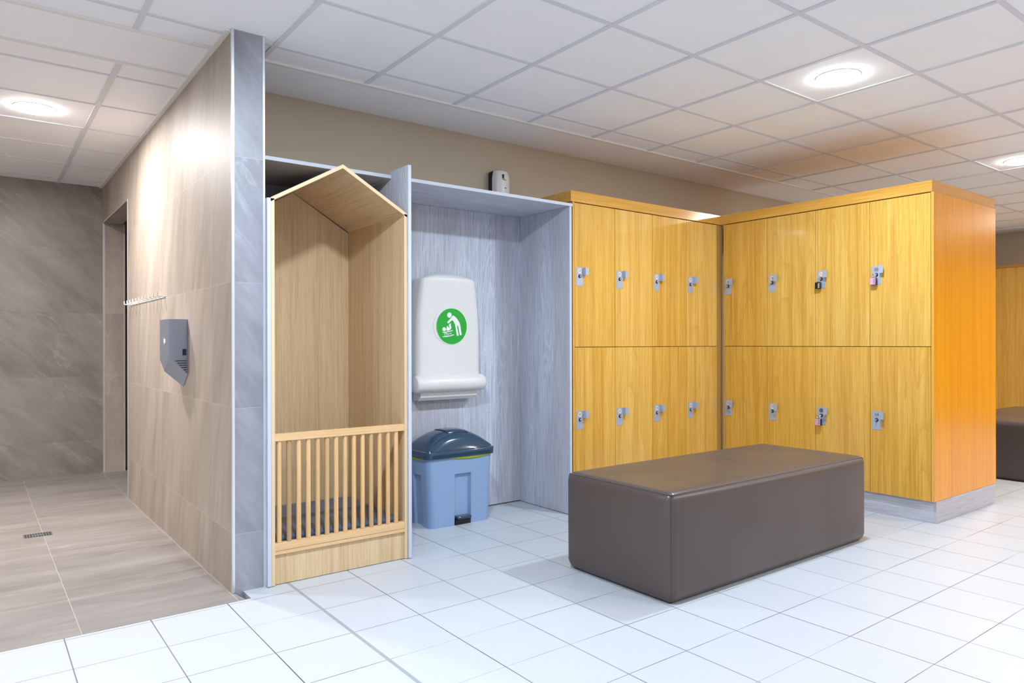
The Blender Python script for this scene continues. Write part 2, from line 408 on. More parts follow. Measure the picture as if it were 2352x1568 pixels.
# walls
bm = newbm(); bx(bm, XP1, 11.2, YB, YB+0.12, 0, ZC+0.05); struct('wall_back', bm, 'beige')
bm = newbm(); bx(bm, 10.97, 11.1, -4.2, YB, 0, ZC+0.05); struct('wall_right', bm, 'beige')
bm = newbm(); bx(bm, -3.2, 11.2, -4.3, -4.1, 0, ZC+0.05); struct('wall_front', bm, 'ceil')
bm = newbm(); bx(bm, -3.3, -3.1, -4.3, YS, 0, ZC+0.05); struct('wall_left', bm, 'ceil')
bm = newbm(); bx(bm, -2.6, -2.4, 3.3, YS+0.1, -0.2, ZC+0.05); struct('wall_shower_left', bm, 'stone_part')
bm = newbm(); bx(bm, -2.5, 3.0, YS, YS+0.15, -0.2, ZC+0.05); struct('wall_shower_back', bm, 'stone_back')
# partition with the doorway at its far end
bm = newbm(); YO0, YO1, ZO = 6.19, 7.49, 2.262
bx(bm, XP0, XP1, YP, YO0, -0.2, ZC+0.02); bx(bm, XP0, XP1, YO0, YO1, ZO, ZC+0.02); bx(bm, XP0, XP1+0.03, YO1, YS, -0.2, ZC+0.02)
o = struct('wall_partition', bm, 'stone_part')
o.data.materials.append(M['stone_end_lit'])
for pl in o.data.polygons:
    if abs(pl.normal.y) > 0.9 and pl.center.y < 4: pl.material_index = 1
bm = newbm(); bx(bm, 2.4, 2.5, 4.3, YS, -0.2, ZC+0.05); bx(bm, XP1, 2.5, 4.3, 4.4, -0.2, ZC+0.05); struct('wall_corridor', bm, 'beige')
# steel corner profiles
bm = newbm()
bx(bm, XP0-0.002, XP0+0.009, YP-0.003, YP+0.002, 0.0, ZC-0.002); bx(bm, XP0-0.003, XP0+0.002, YP-0.002, YP+0.01, 0.0, ZC-0.002)
struct('trim_3', bm, 'steel_trim')
bm = newbm(); bx(bm, XP1-0.006, XP1+0.004, YP-0.003, YP+0.06, 0.0, ZC-0.002); struct('trim_4', bm, 'steel_trim')
bm = newbm()
bx(bm, XP0-0.003, XP0+0.012, YO1-0.002, YO1+0.016, -0.036, ZO+0.01)
bx(bm, XP0-0.003, XP0+0.002, YO0-0.01, YO1, ZO, ZO+0.014)
bx(bm, XP0-0.003, XP0+0.002, YO0-0.01, YO0+0.002, -0.036, ZO)
bx(bm, XP1+0.02, XP1+0.032, YO1-0.002, YO1+0.01, -0.036, ZO)
struct('trim_5', bm, 'steel_trim')
# ================================================================== ceiling lights
def downlight(i, x, y, watts, col, label):
    t_ = thing('ceiling_light', label, 'light', (x, y, ZC), 0, 'recessed ceiling lights')
    bm = newbm(); prof = [(0.104, -0.002), (0.107, -0.006), (0.113, -0.006), (0.117, -0.001)]
    loft(bm, [[(r*math.cos(2*PI*k/48), r*math.sin(2*PI*k/48), z) for k in range(48)] for r, z in prof], False, False)
    obj('rim', bm, 'white_pl', t_, smooth=True)
    bm = newbm(); loft(bm, [[(r*math.cos(2*PI*k/48), r*math.sin(2*PI*k/48), z) for k in range(48)] for r, z in [(0.1035, -0.001), (0.102, -0.010), (0.094, -0.018), (0.07, -0.024), (0.03, -0.026)]]); obj('diffuser', bm, 'lamp', t_, smooth=True)
    ld = bpy.data.lights.new('lamp_light', 'AREA'); ld.shape = 'DISK'; ld.size = 0.17; ld.energy = watts; ld.color = col
    lo = bpy.data.objects.new('lamp_light', ld); C.objects.link(lo); lo.parent = t_; lo.location = (0, 0, -0.030)
for i, L in enumerate(LAMPS): downlight(i, *L)

# ================================================================== grey alcove cladding
al = thing('alcove_cladding', 'grey limed-wood alcove of back boards, upright panels and top shelves around playhouse and changing table', 'cladding', (0, 0, 0))
XG = 1.099
box_obj('back_panel', 'grey_z', (XG, 3.19, 4.09, 4.108, 0.008, 2.064), al)
# tall divider between the bays
d = box_obj('divider_panel', 'grey_y', (1.846, 1.864, 3.352, 3.556, 0.004, 2.103), al)
bm = newbm(); bx(bm, 1.8462, 1.8638, 3.556, 4.09, 0.004, 2.064); obj('divider_panel', bm, 'grey_y', al)
box_obj('edge_band', 'grey_edge', (1.846, 1.864, 3.350, 3.3518, 0.004, 2.103), al)
box_obj('side_panel', 'grey_y', (XG, 1.116, 3.358, 4.09, 0.004, 1.838), al)
box_obj('edge_band', 'grey_edge', (XG, 1.116, 3.356, 3.3578, 0.004, 1.838), al)
box_obj('side_panel', 'grey_y', (3.172, 3.19, 3.548, 4.09, 0.004, 2.064), al)
box_obj('edge_band', 'grey_edge', (3.172, 3.19, 3.546, 3.5478, 0.004, 2.064), al)
for (a, b) in ((XG, 1.845), (1.865, 3.196)):
    box_obj('shelf', 'grey_x', (a, b, 3.545, YB-0.002, 2.065, 2.084), al)
    box_obj('edge_band', 'grey_edge', (a, b, 3.543, 3.5448, 2.065, 2.084), al)

# ================================================================== wooden playhouse
HX0, HX1, HY0, HY1 = 1.118, 1.844, 3.36, 4.086
ph = thing('playhouse', 'house-shaped oak playpen with pitched roof and baluster fence, between grey panels', 'playhouse', (HX0, HY0, 0))
def L(bm): bmesh.ops.translate(bm, verts=bm.verts, vec=(-HX0, -HY0, 0)); return bm
xm = (HX0+HX1)/2; ZE, ZA = 1.843, 2.052; th = 0.017
for s, x in ((0, HX0), (1, HX1-th)):
    bm = newbm(); za = ZE; 
    bx(bm, x, x+th, HY0+0.002, HY1, 0.003, ZE-0.006); obj('side_panel', L(bm), 'beech', ph)
    bm = newbm(); bx(bm, x, x+th, HY0, HY0+0.0018, 0.003, ZE-0.005); obj('edge_band', L(bm), 'beech_edge', ph)
for s in (0, 1):
    def X_(v): return v if s == 0 else HX0+HX1-v
    tv = 0.0195
    pts = [(X_(HX0), ZE), (X_(xm), ZA), (X_(xm), ZA-tv), (X_(HX0+0.0), ZE-tv)]
    if s: pts.reverse()
    bm = newbm(); prism(bm, pts, 1, HY0+0.002, HY1); obj('roof_panel', L(bm), wood('playhouse_oak_roof%d' % s, S(190, 158, 116), S(214, 184, 142), S(224, 198, 160), 'y', 45, 0.5, 0.35), ph)
    bm = newbm(); prism(bm, pts, 1, HY0, HY0+0.0018); obj('edge_band', L(bm), 'beech_edge', ph)
bm = newbm(); prism(bm, [(HX0+th, 0.003), (HX1-th, 0.003), (HX1-th, ZE-0.02), (xm, ZA-0.022), (HX0+th, ZE-0.02)], 1, HY1-0.016, HY1); obj('back_panel', L(bm), 'beech', ph)
a, b = HX0+th, HX1-th
box = lambda n, m, q, **k: obj(n, L((lambda bm: (bx(bm, *q), bm)[1])(newbm())), m, ph, **k)
box('front_board', 'beech', (a, b, HY0+0.012, HY0+0.028, 0.003, 0.146))
box('floor_board', 'beech_h', (a, b, HY0+0.001, HY1-0.017, 0.147, 0.163))
box('bottom_rail', 'beech_h', (a, b, HY0+0.002, HY0+0.034, 0.164, 0.200), bev=0.002)
box('top_rail', 'beech_h', (a, b, HY0+0.002, HY0+0.034, 0.685, 0.720), bev=0.002)
for k in range(14):
    x = 1.1600 + k*0.0480
    bm = newbm(); tube(bm, [(x, HY0+0.018, 0.201), (x, HY0+0.018, 0.684)], 0.0118, 20)
    o = obj('baluster', L(bm), 'beech_pole', ph, smooth=True)
    tone = 0.60 if k in (1,) else (0.78 if k in (10, 5) else (0.9 if k in (4, 7) else 1.0))
    o.color = (tone, tone*0.97, tone*0.93, 1)
# cushion
bm = newbm(); rbox(bm, ((a+b)/2, 3.742, 0.1645+0.0285), ((b-a)/2-0.006, 0.325, 0.028), 0.018, 4, 0.003)
bmesh.ops.translate(bm, verts=bm.verts, vec=(-1.48, -3.742, -0.164))
cu = thing('cushion', 'dark slate-blue vinyl mattress on the floor of the oak playhouse', 'cushion', (1.48, 3.742, 0.164))
obj('pad', bm, 'cushion', cu, smooth=True, auto=60)
bm = newbm(); hx, hy = (b-a)/2-0.007, 0.326
tube(bm, rr := [(p[0], p[1], 0.028) for p in rrect(0, 0, hx, hy, 0.02, 0)] + [(hx, hy-0.02, 0.028)], 0.0022, 6)
obj('piping', bm, 'cushion', cu)

# ================================================================== baby changing station
bc = thing('changing_table', 'folded white plastic baby changing table with round green sticker on the grey boards', 'changing table', (2.502, 4.09, 0.83))
def LB(bm): bmesh.ops.translate(bm, verts=bm.verts, vec=(-2.502, -4.09, -0.83)); return bm
xc = 2.502; YF = 3.966
def section(s):          # s 0..1 left-wall to right-wall : (nx in -1..1, depth 0..1)
    pts = []
    return pts
sec = [(-1, 0.0), (-1, 0.25), (-1, 0.5)]
for k in range(0, 9):
    a_ = PI/2*k/8; sec.append((-1 + 0.19*(1-math.cos(a_)), 0.62 + 0.34*math.sin(a_)))
for k in range(1, 12): 
    q = -0.81 + 1.62*k/12; sec.append((q, 0.96 + 0.04*(1-(q/0.81)**2)))
sec += [(-p, d) for p, d in sec[:12][::-1]]
rings = []
NZ = 24
for i in range(NZ+9):
    if i <= NZ: tt = i/NZ; shrink = 0.0; dz = 0
    else:
        a_ = PI/2*(i-NZ)/8; shrink = (1-math.cos(a_)); dz = math.sin(a_)
    ring = []
    z_lin = 0.90 + (1.567-0.90)*min(tt, 1)
    hw_ = 0.247 - 0.004*((z_lin-0.93)/0.3) if z_lin < 1.23 else 0.243 - 0.034*((z_lin-1.23)/0.34)**1.6
    for (p, dd) in sec:
        ztop = 0.045*(1-0.75*abs(p)**3.0)
        z = z_lin + (dz*ztop*0.95)
        hh = hw_ - shrink*0.035
        dep = (4.09-YF)*dd*(1-0.45*shrink)
        ring.append((xc + p*hh, 4.0895-dep, z))
    rings.append(ring)
bm = newbm(); loft(bm, rings, True, True, True); obj('shell', LB(bm), 'white_pl', bc, smooth=True, auto=50)
bm = newbm(); c0 = (2.236, 3.985, 0.887)
prof = [(0, 0.046), (0.004, 0.052), (0.014, 0.0555), (0.12, 0.0565), (0.27, 0.057), (0.42, 0.0565), (0.505, 0.0555), (0.522, 0.052), (0.535, 0.044), (0.54, 0.03)]
tube(bm, [(c0[0]+q, c0[1], c0[2]) for q, r in prof], [r for q, r in prof], 40); obj('hinge_roll', LB(bm), 'white_pl', bc, smooth=True, auto=50)
bm = newbm(); rows = []
for (x_) in (2.262, 2.74):
    rows.append([(x_, 4.089, 0.835), (x_, 3.985, 0.835), (x_, 3.99, 0.905), (x_, 4.0, 0.94), (x_, 4.089, 0.94)])
loft(bm, rows); obj('hinge_bracket', LB(bm), 'white_pl', bc, bev=0.003)
bm = newbm(); prism(bm, [(4.089, 0.832), (3.985, 0.832), (3.990, 0.800), (4.01, 0.778), (4.089, 0.776)], 0, 2.285, 2.722); obj('wall_mount', LB(bm), 'white_pl', bc, bev=0.003)
# pivot cover disc (slightly off to the left) and sticker
bm = newbm(); disc(bm, (2.490, YF+0.004, 1.264), 1, 0.1235, -0.0062, 64); obj('pivot_cover', LB(bm), 'white_pl', bc, bev=0.002)
ys = YF - 0.0042
bm = newbm(); disc(bm, (2.505, ys+0.0008, 1.262), 1, 0.1205, -0.0008, 64); st = obj('sticker', LB(bm), 'white', bc); st['label'] = 'round green sticker with a white nappy-changing pictogram'
bm = newbm(); disc(bm, (2.505, ys-0.0002, 1.262), 1, 0.1178, -0.0006, 64); obj('sticker_face', LB(bm), 'green', st)
def sp(px, py): return (2.505 + (px-733)/458*0.118, 1.262 - (py-788)/545*0.118)
bm = newbm(); y0, y1 = ys-0.0012, ys-0.0009
def poly(pts):
    prism(bm, [sp(*p) for p in pts], 1, y0, y1)
def ell(cx, cy, rx, ry, n=28): poly([(cx+rx*math.cos(2*PI*k/n), cy+ry*math.sin(2*PI*k/n)) for k in range(n)])
ell(660, 450, 68, 80); ell(505, 880, 54, 60)
poly([(770,455),(800,470),(860,520),(930,610),(975,700),(995,800),(1012,920),(1030,1050),(975,1060),(955,960),(935,820),(918,765),(905,760),(893,780),(900,850),(930,1000),(940,1072),(884,1080),(870,990),(850,870),(830,740),(790,650),(745,600),(690,650),(625,712),(590,665),(650,600),(710,530)])
poly([(572,925),(574,840),(590,785),(600,772),(616,790),(618,812),(634,812),(652,830),(672,868),(668,840),(650,790),(640,745),(660,725),(688,697),(708,716),(696,745),(712,790),(718,840),(700,880),(668,900),(630,925)])
poly([(455,962),(560,955),(650,935),(755,902),(768,922),(660,958),(560,980),(455,985)])
poly([(458,1095),(560,1088),(690,1060),(795,1030),(805,1050),(700,1085),(570,1112),(462,1118)])
obj('pictogram', LB(bm), 'white', st)
cxl, czl = sp(545, 1028)
bm = newbm(); tube(bm, [(cxl+0.0108*math.cos(2*PI*k/20), ys-0.001, czl+0.0108*math.sin(2*PI*k/20)) for k in range(21)], 0.0011, 6); obj('logo_ring', LB(bm), 'white', st)
tx, tz = sp(612, 1015)
text_obj('logo_text', 'Magrini', 0.0175, 'white', st, Matrix.Translation((tx+0.004-2.502, ys-0.0012-4.09, tz-0.83)) @ Matrix.Rotation(math.radians(-7), 4, 'Y') @ FACE_MY)

# ================================================================== pedal bin
pb = thing('pedal_bin', 'blue-grey pedal bin with dark domed lid and lime liner below the changing table', 'bin', (2.466, 3.935, 0))
W0, D0, W1, D1 = 0.225, 0.145, 0.247, 0.150
zs = [0.0, 0.012, 0.05, 0.12, 0.2, 0.27, 0.305, 0.312, 0.325, 0.335, 0.36, 0.41, 0.435]
rings = []
per = []
def side_pts(hx, hy, r):
    pts = []
    # front face (y=-hy) from right to left, with channel stops
    fx = [hx-r, 0.075, 0.064, 0.060, -0.056, -0.060, -0.071, -(hx-r)]
    for k in range(6): a_ = -PI/2*(k/5); 
    return fx
def ringz(z):
    k = z/0.435; hx = W0+(W1-W0)*k; hy = D0+(D1-D0)*k; r = 0.045
    out = []
    def arc(cx, cy, a0, n=6):
        for j in range(n+1):
            a_ = a0 + PI/2*j/n; out.append((cx+r*math.cos(a_), cy+r*math.sin(a_), z))
    ch = 0.022 if z < 0.318 else 0.0
    if 0.30 < z < 0.318: ch = 0.020
    # start right side going to back-right (counter-clockwise)
    arc(hx-r, hy-r, 0); arc(-(hx-r), hy-r, PI/2)
    # left side with channel
    out.append((-hx, 0.052, z)); out.append((-hx+ch*0.8, 0.046, z)); out.append((-hx+ch*0.8, -0.046, z)); out.append((-hx, -0.052, z))
    arc(-(hx-r), -(hy-r), PI)
    out.append((-0.052, -hy, z)); out.append((-0.046, -hy+ch, z)); out.append((0.066, -hy+ch, z)); out.append((0.072, -hy, z))
    arc(hx-r, -(hy-r), 3*PI/2)
    return out
bm = newbm(); loft(bm, [ringz(z) for z in zs], True, True); obj('body', bm, 'bin', pb, smooth=True, auto=32)
bm = newbm(); rbox(bm, (0.010, -0.140, 0.048), (0.052, 0.034, 0.009), 0.008, 3, 0, 4); o = obj('pedal', bm, 'navy', pb, smooth=True)
bm = newbm(); bx(bm, -0.044, 0.064, -0.146, -0.116, 0.001, 0.036); obj('pedal_slot', bm, 'black', pb)
for y_ in (0.10,):
    for sx in (-1, 1):
        bm = newbm(); disc(bm, (sx*0.19, 0.148, 0.047), 0, 0.045, 0.03 if sx < 0 else -0.03, 24); obj('wheel', bm, 'black', pb, smooth=True)
# liner: thin wavy band below the rim
bm = newbm(); rr = rrect(0, 0, W1+0.004, D1+0.004, 0.047, 0, 8); n = len(rr)
up = []; dn = []
for k in range(n+1):
    p = rr[k % n]; nx = rr[(k+1) % n]
    sag = 0.006 + 0.010*max(0, math.sin(k*0.55+0.5))
    if p[1] < 0 and p[0] > -0.1: pass
    up.append((p[0], p[1], 0.436)); dn.append((p[0]*1.006, p[1]*1.01, 0.430-sag))
# sample front face finer for a smooth sag
def band(pts):
    top = [bm.verts.new((x_, y_, 0.437)) for x_, y_, s_ in pts]; bot = [bm.verts.new((x_, y_, 0.431-s_)) for x_, y_, s_ in pts]
    for k in range(len(pts)-1): bm.faces.new((top[k], top[k+1], bot[k+1], bot[k]))
N = 24
band([(-0.10+0.335*k/N, -D1-0.0035-0.002*math.sin(PI*k/N), 0.016*math.sin(PI*min(1, (k/N)*1.0))**0.7 if 0 < k < N else 0) for k in range(N+1)])
band([(-W1-0.0035, 0.13-0.24*k/N, 0.016*math.sin(PI*k/N)+0.002*math.sin(k*1.7)) for k in range(N+1)])
o = obj('liner', bm, 'bag', pb, smooth=True); md = o.modifiers.new('solid', 'SOLIDIFY'); md.thickness = 0.002
# lid: rim band then dome
bm = newbm()
def lidring(hx, hy, r, z): return rrect(0, 0, hx, hy, r, z, 8)
loft(bm, [lidring(W1+0.013, D1+0.013, 0.05, 0.432), lidring(W1+0.014, D1+0.014, 0.05, 0.436), lidring(W1+0.015, D1+0.015, 0.05, 0.470), lidring(W1+0.013, D1+0.012, 0.05, 0.476), lidring(W1+0.004, D1+0.003, 0.045, 0.479)], True, True)
obj('lid_rim', bm, 'navy', pb, smooth=True)
bm = newbm(); NX, NY = 36, 18; G = []
for i in range(NX+1):
    row = []
    for j in range(NY+1):
        u = -1+2*i/NX; v = -1+2*j/NY
        # squircle footprint
        r_ = 1.0
        x_ = u*(W1+0.004); y_ = v*(D1+0.002)
        e = max(0.0, 1-abs(u)**2.3)
        f_ = max(0.0, 1-abs(v)**3.2)
        z = 0.478 + 0.115*(e**0.85)*(f_**0.55)
        # rounded plan corners
        cx_ = max(abs(u)-0.8, 0)/0.2; cy_ = max(abs(v)-0.7, 0)/0.3
        if cx_ > 0 and cy_ > 0:
            l_ = max(1.0, math.hypot(cx_, cy_)); 
            x_ = math.copysign((0.8+0.2*cx_/l_)*(W1+0.004), u); y_ = math.copysign((0.7+0.3*cy_/l_)*(D1+0.002), v)
        row.append(bm.verts.new((x_, y_, z)))
    G.append(row)
for i in range(NX):
    for j in range(NY): bm.faces.new((G[i][j], G[i+1][j], G[i+1][j+1], G[i][j+1]))
obj('lid_dome', bm, 'navy', pb, smooth=True, auto=60)
bm = newbm(); G = []
for i in range(13):
    row = []
    for j in range(9):
        u = -0.28+0.62*i/12; v = -0.62+1.1*j/8
        e = 1-abs(u)**2.3; f_ = max(0, 1-abs(v)**3.2)
        row.append(bm.verts.new((u*(W1+0.004), v*(D1+0.002), 0.483+0.115*e**0.85*f_**0.55)))
    G.append(row)
for i in range(12):
    for j in range(8): bm.faces.new((G[i][j], G[i+1][j], G[i+1][j+1], G[i][j+1]))
o = obj('lid_flap', bm, 'navy', pb, smooth=True, auto=60); md = o.modifiers.new('solid', 'SOLIDIFY'); md.thickness = 0.005; md.offset = -1

# ================================================================== air freshener on the back wall
af = thing('air_freshener', 'small white air freshener dispenser on beige wall above the grey shelf', 'dispenser', (2.98, YB, 2.085))
AX = 2.975
bm = newbm(); rbox(bm, (0.0, -0.030, 0.155), (0.068, 0.029, 0.130), 0.02, 4, 0.0, 3); obj('back_plate', bm, 'black', af, smooth=True)
bm = newbm()
sec = []
rings = []
for i in range(13):
    z = 0.022 + 0.258*i/12
    k = 1.0 if i > 1 else (0.97 if i else 0.93)
    top = max(0, (i-9)/3); hx = 0.066*k*(1-0.18*top**2); dp = 0.060*(1-0.25*top**2)
    r_ = [(-hx, -0.055, z)]
    for j in range(9):
        a_ = PI*j/8; r_.append((-hx*math.cos(a_)*(1.0), -0.058-dp*math.sin(a_)**0.55 if 0 < j < 8 else -0.058, z))
    r_.append((hx, -0.055, z)); rings.append(r_)
loft(bm, rings); obj('cover', bm, 'white_pl', af, smooth=True, auto=50)
bm = newbm(); bx(bm, -0.020, -0.008, -0.1225, -0.110, 0.226, 0.252); obj('nozzle_window', bm, 'black', af, bev=0.002)
bm = newbm(); prism(bm, [(-0.020, 0.226), (-0.018, 0.216), (-0.002, 0.212), (0.014, 0.211), (0.002, 0.217), (-0.008, 0.226)], 1, -0.1215, -0.114); obj('logo_mark', bm, 'lime', af)
bm = newbm(); disc(bm, (0.028, -0.1055, 0.182), 1, 0.012, -0.006, 24); obj('sticker', bm, 'yellow', af)
text_obj('print', 'Air', 0.012, 'ink', af, Matrix.Translation((0.006, -0.1190, 0.158)) @ FACE_MY, 0.001)

# ================================================================== LOCKERS
ZD0, ZS, ZD1 = 0.140, 1.122, 2.102
# shared lock meshes (local: plate's left-top corner at origin, facing -Y)
def lock_meshes():
    bm = newbm(); bx(bm, 0, 0.062, -0.002, 0, -0.126, 0)
    for (sx, sz) in ((0.006, -0.006), (0.056, -0.006), (0.006, -0.120), (0.056, -0.120)): disc(bm, (sx, -0.002, sz), 1, 0.0028, -0.0016, 10)
    bx(bm, 0.060, 0.062, -0.030, -0.001, -0.052, -0.001); bx(bm, 0.060, 0.088, -0.031, -0.029, -0.052, -0.001)
    p_ = obj('lock_plate', bm, 'plate')
    bm = newbm(); tube(bm, [(0.031, -0.002, -0.060), (0.031, -0.005, -0.060), (0.031, -0.0055, -0.060)], [0.012, 0.012, 0.010], 20); disc(bm, (0.031, -0.005, -0.060), 1, 0.0098, -0.001, 20)
    k_ = obj('lock_ring', bm, 'black', smooth=True)
    bm = newbm(); tube(bm, [(0.031, -0.004, -0.060), (0.031, -0.016, -0.060), (0.031, -0.020, -0.060)], [0.007, 0.0065, 0.005], 16)
    tube(bm, [(0.031, -0.020-0.005*math.cos(2*PI*q/14)-0.002, -0.060+0.005*math.sin(2*PI*q/14)) for q in range(15)], 0.0016, 8)
    n_ = obj('lock_knob', bm, 'chrome', smooth=True)
    bm = newbm(); disc(bm, (0.031, -0.002, -0.025), 1, 0.016, -0.0012, 28); d_ = obj('number_disc', bm, 'disc')
    return p_, k_, n_, d_
PROTO = lock_meshes()
def place_lock(door, x, z, num, discmat):
    for pr in PROTO:
        if pr.name == 'number_disc' and discmat is None: continue
        c = pr.copy(); C.objects.link(c); c.parent = door; c.location = (x, 0, z)
        if pr.name == 'number_disc' and discmat != 'disc':
            c.data = pr.data.copy(); c.data.materials[0] = M[discmat]
    text_obj('number', num, 0.022 if discmat else 0.026, 'ink_brown' if discmat == 'disc' else 'ink', door,
             Matrix.Translation((x+0.031, -0.0034 if discmat else -0.0022, z-0.025)) @ FACE_MY, 0.0002)
def cabinet(label, loc, rz, wd, nums, tones, mats, depth, group):
    t_ = thing('locker_cabinet', label, 'locker', loc, rz, group)
    bm = newbm(); bx(bm, 0.0005, wd-0.0005, 0.019, depth, ZD0, ZD1); obj('carcass', bm, 'gap', t_)
    for k, (z0, z1) in enumerate(((ZS+0.002, ZD1-0.003), (ZD0, ZS-0.002))):
        bm = newbm(); bx(bm, 0.0015, wd-0.0015, 0, 0.018, z0, z1)
        d_ = obj('door', bm, 'oak', t_, bev=0.0008); d_.color = tones[k]
        place_lock(d_, 0.014, 1.664 if k == 0 else 0.690, nums[k], mats[k])
    return t_
A = (1, 1, 1, 1); D1 = (0.97, 1.02, 1.12, 1); Bt = (1.04, 1.1, 1.4, 1); Cc = (0.95, 0.93, 0.84, 1)
R1 = [(3.219, 3.618), (3.618, 4.010), (4.010, 4.399), (4.399, 4.776)]
n1 = [('39', '40'), ('41', '42'), ('43', '44'), ('45', '46')]
lab1 = ['oak locker column with doors 39 and 40, against the grey alcove side',
        'oak locker column with doors 41 and 42, paler veneer, second from the grey alcove',
        'oak locker column with doors 43 and 44, third from the grey alcove',
        'oak locker column with doors 45 and 46, next to the inner corner filler']
for (x0, x1), nn, lb, tn in zip(R1, n1, lab1, [(A, A), (Bt, Bt), (A, A), (Bt, Bt)]):
    xx = x0 if x0 > 3.23 else 3.233
    cabinet(lb, (xx, 3.565, 0), 0, x1-xx, nn, tn, ('disc', 'disc'), 0.55, 'oak lockers on the back wall')
R2 = [(3.540, 3.145), (3.145, 2.754), (2.754, 2.364), (2.364, 1.979)]
n2 = [('47', '48'), ('49', '50'), ('51', '52'), ('53', '54')]
lab2 = ['oak locker column with doors 47 and 48, beside the inner corner filler',
        'oak locker column with doors 49 and 50, both without padlocks, behind the bench',
        'oak locker column with black padlock above and pink padlock below, doors 51 and 52',
        'oak locker column with doors 53 and 54, nearest the wide orange end panel']
for (y0, y1), nn, lb, tn, mm in zip(R2, n2, lab2, [(Cc, Cc), (D1, Cc), (D1, A), (D1, A)], [('disc', 'disc'), ('disc', 'disc'), ('disc', 'disc_dark'), ('disc_grey', None)]):
    cabinet(lb, (4.83, y0, 0), -PI/2, y0-y1, nn, tn, mm, 1.0, 'oak lockers at right angles behind the bench')
for pr in PROTO: bpy.data.objects.remove(pr)
# fixed boards of the locker banks
def single(name, label, cat, mat, b, loc=None, bev=0.0, **kw):
    cx = ((b[0]+b[1])/2, (b[2]+b[3])/2, b[4]); bm = newbm(); bx(bm, *b); bmesh.ops.translate(bm, verts=bm.verts, vec=(-cx[0], -cx[1], -cx[2]))
    o = obj(name, bm, mat, bev=bev); o.location = cx; o['label'] = label; o['category'] = cat; return o
single('end_panel', 'narrow oak side panel closing the back-wall lockers beside the grey alcove', 'panel', 'oak', (3.2165, 3.2325, 3.565, 4.12, 0.003, 2.1035))
o = single('end_panel', 'wide glossy oak end panel facing the room, warm lamp light painted in as orange', 'panel', 'oak_end_lit', (4.83, 5.842, 1.962, 1.978, 0.1395, 2.1035))
o.data.materials.append(M['oak'])
for pl_ in o.data.polygons:
    if pl_.normal.x < -0.9: pl_.material_index = 1
single('corner_filler', 'dark oak filler strip in the inner corner between the two locker banks', 'filler', 'oak_dark', (4.7775, 4.856, 3.572, 3.66, 0.003, 2.1035))
single('top_board', 'oak crown board running along the top of the back-wall lockers', 'board', 'oak_h', (3.2, 4.829, 3.563, 4.125, 2.105, 2.178), bev=0.001)
tb = thing('top_board', 'oak crown board on the locker block that ends in the orange panel', 'board', (5.335, 2.75, 2.105))
bm = newbm(); bx(bm, -0.506, 0.519, -0.777, 1.375, 0, 0.073); obj('core_board', bm, 'oak_hy', tb, bev=0.001)
bm = newbm(); bx(bm, -0.5055, 0.519, -0.7795, -0.7772, 0.0, 0.073); o = obj('end_strip', bm, 'oak_h', tb); o.color = (1.0, 0.86, 0.66, 1)  # orange tint paints the warm lamp light on the block's end
pl = thing('plinth', 'grey limed-wood plinth under the locker block with the orange end panel', 'plinth', (5.335, 2.75, 0))
bm = newbm(); bx(bm, -0.477, 0.49, -0.772, 1.37, 0.001, 0.1385); obj('core_board', bm, 'plinth', pl)
bm = newbm(); bx(bm, -0.4775, 0.490, -0.7905, -0.7725, 0.001, 0.1385); obj('end_board', bm, 'plinth_x', pl)
single('plinth', 'grey plinth under the back-wall lockers, mostly hidden behind the bench', 'plinth', 'plinth_x', (3.235, 4.772, 3.60, 4.12, 0.001, 0.1385))

# ================================================================== padlocks
def padlock(label, loc, body, rot, body_w=0.040, body_h=0.046):
    t_ = thing('padlock', label, 'padlock', loc, -PI/2)
    t_.rotation_euler = (0, 0, -PI/2 + rot)
    bm = newbm(); h2 = 0.024
    pts = [(-0.011, -h2-0.006), (-0.011, -h2+0.010)] + [(-0.011*math.cos(PI*k/10), -h2+0.010+0.011*math.sin(PI*k/10)) for k in range(1, 10)] + [(0.011, -h2+0.010), (0.011, -h2-0.006)]
    tube(bm, [(x_, 0, z_) for x_, z_ in pts], 0.0030, 10); obj('shackle', bm, 'chrome', t_, smooth=True)
    bm = newbm(); rbox(bm, (0, 0, -h2-0.004-body_h/2), (body_w/2, 0.0105, body_h/2), 0.003, 3, 0, 2); obj('core', bm, 'black', t_, smooth=True)
    if body == 'pink':
        bm = newbm(); bx(bm, -body_w/2+0.0008, body_w/2-0.0025, -0.0125, -0.0100, -h2-0.003-body_h, -h2-0.005); o = obj('shell', bm, 'pink', t_, bev=0.0008)
        bm = newbm()
        for k in range(4): bx(bm, 0.004, 0.014, -0.0132, -0.0123, -h2-0.016-k*0.0088, -h2-0.0125-k*0.0088)
        obj('dial_window', bm, 'ink', t_)
    else:
        bm = newbm()
        for k in range(4): bx(bm, 0.002, 0.0135, -0.0125, -0.0103, -h2-0.0175-k*0.0088, -h2-0.0130-k*0.0088)
        obj('dial', bm, 'disc', t_, bev=0.0006)
XK = 4.83-0.020
def knob_y(y0): return y0-0.014-0.031
padlock('black combination padlock hanging on locker door 51', (XK-0.004, knob_y(2.754)+0.010, 1.664-0.060+0.004), 'black', 0.1)
padlock('pink combination padlock on the upper locker door 53, nearest the end panel', (XK-0.004, knob_y(2.364)+0.008, 1.664-0.060+0.006), 'pink', 0.0)
padlock('pink combination padlock on the lower locker door 52, below the black one', (XK-0.004, knob_y(2.754)+0.008, 0.690-0.060+0.004), 'pink', 0.0)

